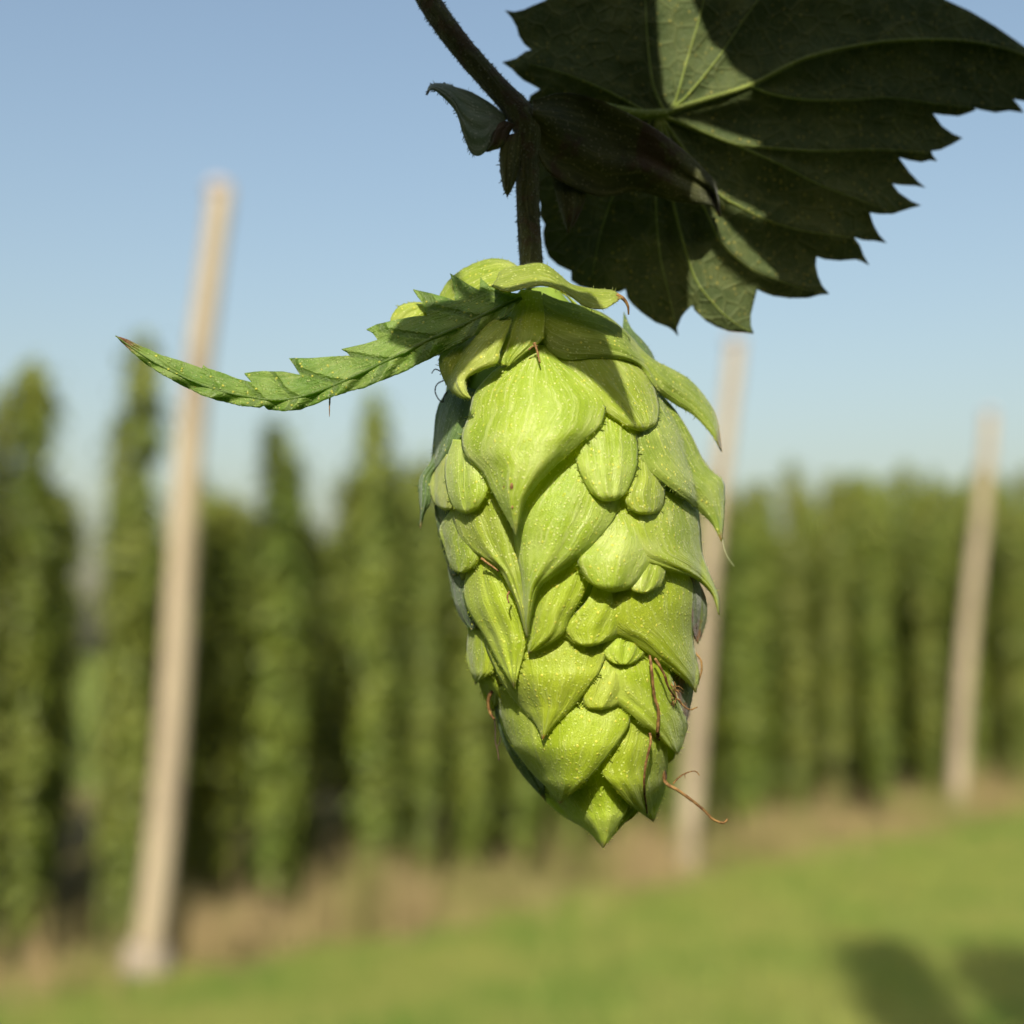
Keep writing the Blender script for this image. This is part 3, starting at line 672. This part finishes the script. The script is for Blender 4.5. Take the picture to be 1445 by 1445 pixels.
c = [P(548, -170, -10), P(560, -230, 60), shadeP(640, 20) + SUN * 0.004, shadeP(760, 60)]  # petiole tying the first added leaf to the stem
V, Fc = tube_data([Vector(q) for q in cr([tuple(a) for a in c], 30)], [0.0009] * 30, 8)
on_bine(mesh_obj('petiole', V, Fc, M['vein'], None, [(0.5, 0.5)] * len(V)))

# ------------------------------------------------------------------ the hop garden behind
def ground_mat():
    m, nt = new_mat('meadow'); g = G(nt)
    ob = g.n('ShaderNodeTexCoord').outputs['Object']
    n1 = g.noise(ob, 0.9, 4, 0.6); n2 = g.noise(ob, 6, 4, 0.6); n3 = g.noise(ob, 60, 3, 0.6)
    c = g.mix(g.ramp(n1, 0.36, 0.64), (0.205, 0.225, 0.050), (0.092, 0.165, 0.022))
    c = g.mix(g.ramp(n2, 0.45, 0.7), c, (0.20, 0.205, 0.052))
    c = g.mix(g.ramp(n3, 0.45, 0.7, 0, 0.5), c, (0.10, 0.14, 0.025))
    # earth and dead grass along the trellis: signed distance to the line of poles
    sep = g.n('ShaderNodeSeparateXYZ', inp={0: ob})
    a = ground_at(205, 1372); b = ground_at(1345, 1152); d = (b - a).normalized(); nn = Vector((-d.y, d.x, 0))
    s = g.math('ADD', g.math('MULTIPLY', sep.outputs[0], nn.x), g.math('MULTIPLY', sep.outputs[1], nn.y))
    s = g.math('SUBTRACT', s, nn.dot(a))
    s = g.math('ADD', s, g.math('MULTIPLY', g.math('SUBTRACT', n1, 0.5), 2.6))
    al = g.math('ADD', g.math('MULTIPLY', sep.outputs[0], d.x), g.math('MULTIPLY', sep.outputs[1], d.y))
    al = g.ramp(g.math('SUBTRACT', al, d.dot(a)), -0.5, 0.8, 0.25, 1)
    c = g.mix(g.math('MULTIPLY', g.math('MULTIPLY', g.ramp(s, -0.35, 0.25), al), g.ramp(s, 9.0, 12.0, 1, 0)), c, g.mix(g.ramp(n2, 0.35, 0.65), (0.25, 0.19, 0.09), (0.14, 0.135, 0.045)))
    bp = g.n('ShaderNodeBump', inp={'Strength': 0.6, 'Distance': 0.05, 'Height': n3}).outputs[0]
    bs = g.n('ShaderNodeBsdfPrincipled', inp={'Base Color': c, 'Roughness': 0.9, 'Specular IOR Level': 0.1, 'Normal': bp})
    g.n('ShaderNodeOutputMaterial', inp={0: bs.outputs[0]})
    return m
S = 600
V = []; Fc = []
N = 60
for j in range(N + 1):
    for i in range(N + 1):
        fx = (i / N * 2 - 1); fy = (j / N * 2 - 1)
        x = S * fx * abs(fx) ** 1.5; y = S * fy * abs(fy) ** 1.5
        h = 0.05 * noise.noise(Vector((x * .2, y * .2, 1))) if abs(x) < 60 and abs(y) < 60 else 0
        V.append((x, y + 10, h))
for j in range(N):
    for i in range(N):
        k = j * (N + 1) + i
        Fc.append((k, k + 1, k + N + 2, k + N + 1))
tag(mesh_obj('ground', V, Fc, ground_mat()), 'mown sunlit meadow running past the hop rows', 'ground', kind='structure')

# foliage materials
def foliage_mat(name, a, b, y):
    m, nt = new_mat(name); g = G(nt)
    ob = g.n('ShaderNodeTexCoord').outputs['Object']
    inf = g.n('ShaderNodeObjectInfo').outputs['Random']
    n = g.noise(ob, 2.2, 3, 0.6); n2 = g.noise(ob, 17, 2, 0.6)
    c = g.mix(g.ramp(n, 0.38, 0.62), a, b)
    c = g.mix(g.ramp(n2, 0.5, 0.75, 0, 0.7), c, y)
    hs = g.n('ShaderNodeHueSaturation', inp={'Hue': g.math('ADD', 0.49, g.math('MULTIPLY', inf, 0.02)), 'Value': g.math('ADD', 0.85, g.math('MULTIPLY', inf, 0.3)), 'Color': c})
    bs = g.n('ShaderNodeBsdfPrincipled', inp={'Base Color': hs.outputs[0], 'Roughness': 0.5, 'Specular IOR Level': 0.35})
    tr = g.n('ShaderNodeBsdfTranslucent', inp={'Color': (0.18, 0.25, 0.02, 1)})
    mx = g.n('ShaderNodeMixShader', inp={0: 0.2, 1: bs.outputs[0], 2: tr.outputs[0]})
    g.n('ShaderNodeOutputMaterial', inp={0: mx.outputs[0]})
    return m
FM = foliage_mat('hop_foliage', (0.090, 0.130, 0.015), (0.150, 0.180, 0.024), (0.20, 0.21, 0.038))
M['twine'] = simple('bine_string', (0.10, 0.09, 0.05), (0.18, 0.15, 0.08), 30)

def bine_mesh(seed, H=4.0, W=0.30, nleaf=3600):
    """climbing hop plant: leaf clumps on short side arms round one string"""
    rr = random.Random(seed); V, Fc = [], []
    clumps = []
    for k in range(95):
        t = rr.random() ** 0.8
        z = 0.28 + (H - 0.28) * t
        env = W * (0.45 + 0.75 * math.sin(math.pi * min(1, t * 0.92 + 0.06)) ** 0.8) * (1 if t < .9 else max(0.45, 1 - (t - .9) * 5.0)) * (0.75 + 0.5 * noise.noise(Vector((t * 9, seed, 0))))
        a = rr.uniform(0, 6.283); q = env * rr.uniform(0.15, 1.0)
        clumps.append((q * math.cos(a), q * math.sin(a), z, 0.035 + 0.06 * rr.random() ** 2))
    for k in range(nleaf):
        if rr.random() < 0.2:
            t = rr.random() ** 0.7; c = (0, 0, 0.15 + (H - 0.15) * t, 0.045)
        else: c = rr.choice(clumps)
        p = Vector((c[0] + rr.gauss(0, c[3]), c[1] + rr.gauss(0, c[3]), min(H + 0.15, c[2] + rr.gauss(0, c[3] * 1.5))))
        s = rr.uniform(0.022, 0.048)
        out = Vector((p.x, p.y, 0.0)); out = out.normalized() if out.length > 1e-3 else Vector((1, 0, 0))
        nrm = (out * 1.1 + Vector((rr.uniform(-.6, .6), rr.uniform(-.6, .6), rr.uniform(0.2, 1.2)))).normalized()
        dn = (Vector((0, 0, -1)) + out * 0.5 + Vector((rr.uniform(-.5, .5), rr.uniform(-.5, .5), 0)))
        dn = (dn - nrm * dn.dot(nrm)).normalized(); sd = nrm.cross(dn)
        b = len(V)
        V += [p - dn * s * .7, p + sd * s * .8 - dn * s * .25 + nrm * s * .2, p + sd * s * .5 + dn * s * .4 + nrm * s * .1, p + dn * s * 1.2,
              p - sd * s * .5 + dn * s * .4 + nrm * s * .1, p - sd * s * .8 - dn * s * .25 + nrm * s * .2, p + dn * s * 0.1]
        Fc += [(b, b + 1, b + 6), (b + 1, b + 2, b + 6), (b + 2, b + 3, b + 6), (b + 3, b + 4, b + 6), (b + 4, b + 5, b + 6), (b + 5, b, b + 6)]
    return V, Fc
PROTO = []
for s in range(6):
    V, Fc = bine_mesh(100 + s, W=0.115 + 0.025 * (s % 3))
    me = bpy.data.meshes.new('foliage'); me.from_pydata([tuple(v) for v in V], [], Fc); me.materials.append(FM)
    V, Fc = tube_data([Vector((0.02 * math.sin(i), 0.02 * math.cos(i * 1.3), i * 0.25)) for i in range(17)], [0.014] * 17, 6)
    m2 = bpy.data.meshes.new('bine_string'); m2.from_pydata([tuple(v) for v in V], [], Fc); m2.materials.append(M['twine'])
    PROTO.append((me, m2))
def plant(x, y, h, w=1.0, label='', group='', proto=None):
    o = empty('hop_plant', (x, y, 0)); tag(o, label, 'hop plant', group)
    a, b = PROTO[R.randrange(6) if proto is None else proto]
    f = bpy.data.objects.new('foliage', a); COL.objects.link(f); f.parent = o
    g_ = bpy.data.objects.new('bine_string', b); COL.objects.link(g_); g_.parent = o
    o.rotation_euler.z = R.uniform(0, 6.28); o.scale = (w, w, h / 4.0)
    return o

PA, PB = ground_at(205, 1374), ground_at(1345, 1154)
PD = (PB - PA).normalized(); PN = Vector((-PD.y, PD.x, 0))
def row_at(px, off):
    """where the plant row `off` metres behind the poles is seen in the column px"""
    r = ray(px, 918); o = PA + PN * off
    # o + PD*t parallel to (r.x,r.y)
    den = PD.x * r.y - PD.y * r.x
    t = (o.y * r.x - o.x * r.y) / den
    return o + PD * t, t
def height_for(p, py):
    d = p.y; r = ray(CX, py)
    return CAMH + r.z / r.y * d
FRONT = [(-75, 540, 1.0, 'leftmost hop plant, cut by the left edge of the photo'),
         (38, 512, 0.95, 'tall hop plant at the far left beside a dark gap'),
         (190, 476, 0.9, 'tallest narrow topped hop plant just left of the left pole'),
         (-8, 545, 0.6, 'hop plant at the left edge, just left of the tall one beside the dark gap'),
         (158, 590, 0.5, 'hop plant forming the left side of the column left of the left pole'),
         (415, 650, 0.5, 'low hop plant on the right side of the pointed one right of the left pole'),
         (553, 640, 0.55, 'hop plant between the tall slim one and the cone'),
         (385, 590, 0.9, 'hop plant with a pointed top right of the left pole'),
         (525, 558, 0.9, 'tall slim hop plant whose top rises just left of the cone'),
         (600, 640, 0.7, 'hop plant touching the left edge of the cone'),
         (668, 655, 1.0, 'hop plant partly hidden behind the left half of the cone'),
         (740, 680, 0.9, 'hop plant behind the tip of the cone'),
         (812, 690, 1.0, 'hop plant behind the lower right of the cone'),
         (885, 690, 1.0, 'hop plant behind the right half of the cone'),
         (950, 700, 1.0, 'hop plant behind the middle pole beside the cone'),
         (1050, 720, 1.0, 'hop plant immediately right of the middle pole'),
         (1122, 655, 0.8, 'slim hop plant with a wispy top right of the middle pole'),
         (1180, 676, 0.8, 'second wispy topped hop plant right of the middle pole'),
         (1240, 722, 1.0, 'lower hop plant in the dip between the middle and right poles'),
         (1310, 692, 1.05, 'broad topped hop plant just left of the right pole'),
         (1372, 735, 0.9, 'hop plant behind the right pole'),
         (1432, 708, 1.0, 'rightmost whole hop plant, right of the right pole'),
         (1490, 715, 1.0, 'hop plant cut by the right edge of the photo')]
for px, ty, w, lab in FRONT:
    p, t = row_at(px, 0.55 + R.uniform(-.1, .15))
    plant(p.x, p.y, height_for(p, ty) - 0.1, w * 1.12, lab, 'hop plants in the front row')
for t in (-3.4, -2.6, -1.85, 15.2, 16.1, 17.0, 17.9, 18.8):      # the front row goes on past both edges of the picture
    p = PA + PN * 0.6 + PD * t
    plant(p.x, p.y, 4.0, 1.2, 'hop plant of the front row beyond the edge of the photo', 'hop plants in the front row')
for off, dy, sp in ((1.35, 725, 0.8), (2.2, 710, 0.85), (3.2, 705, 0.8), (4.6, 705, 0.8), (6.2, 700, 0.75)):
    t = -8.0
    while t < 25:
        t += R.uniform(0.85, 1.15) * sp
        p = PA + PN * (off + R.uniform(-.2, .2)) + PD * t
        if p.y < 4 or not -0.7 < p.x / p.y < 0.62: continue
        plant(p.x, p.y, height_for(p, dy + 12 + R.uniform(-55, 55)) - 0.1, R.uniform(1.1, 1.6), 'dark green hop plant deep in the shaded rows behind the front row', 'hop plants in the rows behind')
# row beside the photographer: throws the shadows on the grass at lower right
for gx, gy, top, cw, sh in ((1222, 1345, 8.8, 1.5, 0.0), (1252, 1335, 8.8, 1.5, 0.0), (1385, 1362, 8.8, 1.6, 0.0), (1425, 1352, 8.8, 1.7, 0.0)):
    gp = ground_at(gx, gy)
    k = top / SUN.z
    plant(gp.x + SUN.x * k + sh, gp.y + SUN.y * k, top, cw, 'tall hop plant beside the viewer throwing the shadow on the grass', 'hop plants beside the viewer')
for x in (-3.2, -2.5, -1.8, -1.15, 0.75, 1.5, 2.2, 2.9):  # unseen plants added to hold sky light off the big leaf
    plant(x, -1.6 + R.uniform(-.15, .15), 4.2, 2.8, 'unseen hop plant added behind the viewer to block sky light', 'unseen hop plants added behind the viewer')
for x in (-0.85, -0.35, 0.15):  # lower ones added under the sun's path, also to block sky light
    plant(x, -1.75, 2.75, 2.8, 'low unseen hop plant added behind the viewer to block sky light', 'unseen hop plants added behind the viewer')
# poles
def pole_mat():
    m, nt = new_mat('weathered_pole'); g = G(nt)
    ob = g.n('ShaderNodeTexCoord').outputs['Object']
    mp = g.n('ShaderNodeMapping', inp={'Vector': ob, 'Scale': (14, 14, 0.7)}).outputs[0]
    n = g.noise(mp, 1.5, 5, 0.6); n2 = g.noise(ob, 2.3, 3, 0.6)
    c = g.mix(g.ramp(n, 0.35, 0.65), (0.27, 0.218, 0.148), (0.375, 0.318, 0.218))
    c = g.mix(g.ramp(n2, 0.45, 0.7, 0, 0.7), c, (0.20, 0.16, 0.115))
    bp = g.n('ShaderNodeBump', inp={'Strength': 0.5, 'Distance': 0.01, 'Height': n}).outputs[0]
    bs = g.n('ShaderNodeBsdfPrincipled', inp={'Base Color': c, 'Roughness': 0.8, 'Specular IOR Level': 0.2, 'Normal': bp})
    g.n('ShaderNodeOutputMaterial', inp={0: bs.outputs[0]})
    return m
PM = pole_mat()
M['foot'] = simple('concrete_foot', (0.19, 0.16, 0.12), (0.28, 0.24, 0.18), 9, 0.9)
M['cap'] = simple('pole_cap_metal', (0.30, 0.26, 0.24), (0.36, 0.31, 0.29), 9, 0.6)
for i, (bx, by, tx, ty, lab) in enumerate(((205, 1372, 309, 262, 'nearest pale wooden pole, leaning, left of the cone'),
                              (962, 1222, 1036, 478, 'pale wooden pole seen partly behind the right edge of the cone'),
                              (1345, 1154, 1396, 582, 'farthest pale wooden pole near the right edge of the photo'))):
    b = ground_at(bx, by); r = ray(tx, ty); top = CAM + r * (b.y / r.y)
    o = empty('wooden_pole', b); tag(o, lab, 'pole', 'leaning trellis poles of the hop garden')
    ax = top - b; n = 26; rr = random.Random(i)
    path = []; rad = []
    for k in range(n):
        f = k / (n - 1)
        path.append(ax * f + Vector((0.025 * math.sin(f * 7 + i), 0.02 * math.cos(f * 5 + i), 0)) + Vector((0, 0, -0.15 if k == 0 else 0)))
        rad.append((0.104 - 0.026 * f) * (1 + 0.05 * noise.noise(Vector((k * .8, i, 0)))))
    V, Fc = tube_data(path, rad, 18, 0.06, i)
    mesh_obj('shaft', V, Fc, PM, o)
    V, Fc = tube_data([ax * 0.988, ax * 1.0, ax * 1.006], [0.084, 0.084, 0.06], 18)
    mesh_obj('cap', V, Fc, M['cap'], o)
    V, Fc = tube_data([Vector((0, 0, -0.15)), Vector((0, 0, 0.06)), ax.normalized() * 0.16, ax.normalized() * 0.19], [0.19, 0.18, 0.15, 0.11], 18, 0.1, i + 4)
    mesh_obj('foot', V, Fc, M['foot'], o)

# dead grass along the trellis and the short meadow grass: uncountable blades
def blades(name, mat, gen, n, hmin, hmax, wd, seed):
    rr = random.Random(seed); V, Fc = [], []
    for k in range(n):
        p = gen(rr)
        if p is None: continue
        h = rr.uniform(hmin, hmax) * (p.z if p.z else 1); a = rr.uniform(0, 6.283); ln = rr.uniform(0, .5) * h
        d = Vector((math.cos(a), math.sin(a), 0)); s = Vector((-d.y, d.x, 0)) * wd
        b = len(V); p = Vector((p.x, p.y, -0.02))
        V += [p - s, p + s, p + d * ln * .4 + Vector((0, 0, h * .6)) + s * .6, p + d * ln * .4 + Vector((0, 0, h * .6)) - s * .6, p + d * ln + Vector((0, 0, h))]
        Fc += [(b, b + 1, b + 2, b + 3), (b + 3, b + 2, b + 4)]
    return mesh_obj(name, V, Fc, mat, smooth=False)
DG = simple('dead_grass', (0.30, 0.22, 0.11), (0.16, 0.165, 0.045), 1.1, 0.8)
GG = simple('meadow_grass', (0.15, 0.195, 0.030), (0.21, 0.225, 0.05), 1.3, 0.7)
def g1(rr):
    t = rr.uniform(-4, 22); off = rr.gauss(0.16, 0.30)
    p = PA + PN * off + PD * t
    if t < 0.3 and rr.random() < 0.7: return None
    k = noise.noise(Vector((p.x * 1.1, p.y * 1.1, 3)))
    if k < rr.uniform(-.35, .35): return None
    p.z = 1 + 1.3 * max(0, noise.noise(Vector((p.x * 1.7, p.y * 1.7, 8))) + .15)
    return p
tag(blades('dead_grass', DG, g1, 26000, 0.10, 0.42, 0.007, 1), 'strip of tan dead grass and weeds along the foot of the hop rows', 'dead grass', kind='stuff')
def g2(rr):
    x = rr.uniform(-5, 9); y = rr.uniform(6.5, 20)
    p = Vector((x, y, 0))
    if (p - PA).dot(PN) > -0.25: return None
    return p
tag(blades('grass', GG, g2, 60000, 0.03, 0.09, 0.006, 2), 'short mown grass in front of the hop rows', 'grass', kind='stuff')

# ------------------------------------------------------------------ light, sky, camera
w = bpy.data.worlds.new('World'); sc.world = w; w.use_nodes = True
nt = w.node_tree; bg = nt.nodes['Background']
sky = nt.nodes.new('ShaderNodeTexSky'); sky.sky_type = 'NISHITA'; sky.sun_disc = False
sky.sun_elevation = EL; sky.sun_rotation = math.pi + AZ
sky.air_density = 1.5; sky.dust_density = 4.0; sky.ozone_density = 1.1
nt.links.new(sky.outputs[0], bg.inputs[0]); bg.inputs[1].default_value = 0.12
sl = bpy.data.lights.new('sun', 'SUN'); sl.energy = 5.0; sl.angle = math.radians(0.5); sl.color = (1.0, 0.93, 0.82)
so = bpy.data.objects.new('sun', sl); COL.objects.link(so); so.location = (0, -5, 10)
so.rotation_euler = (-SUN).to_track_quat('-Z', 'Y').to_euler()

cam = bpy.data.cameras.new('camera'); co = bpy.data.objects.new('camera', cam); COL.objects.link(co)
cam.sensor_width = 36; cam.lens = 36 * F / 1445
cam.clip_start = 0.005; cam.clip_end = 3000
co.location = CAM; co.rotation_euler = (math.pi / 2 + PITCH, 0, 0)
cam.dof.use_dof = True; cam.dof.focus_distance = D0 - 0.0085
cam.dof.aperture_fstop = (cam.lens / 1000) / 0.0031
cam.dof.aperture_fstop = cam.lens / 3.1
sc.camera = co
sc.view_settings.view_transform = 'Standard'; sc.view_settings.look = 'None'
sc.view_settings.exposure = 0.4; sc.view_settings.gamma = 1
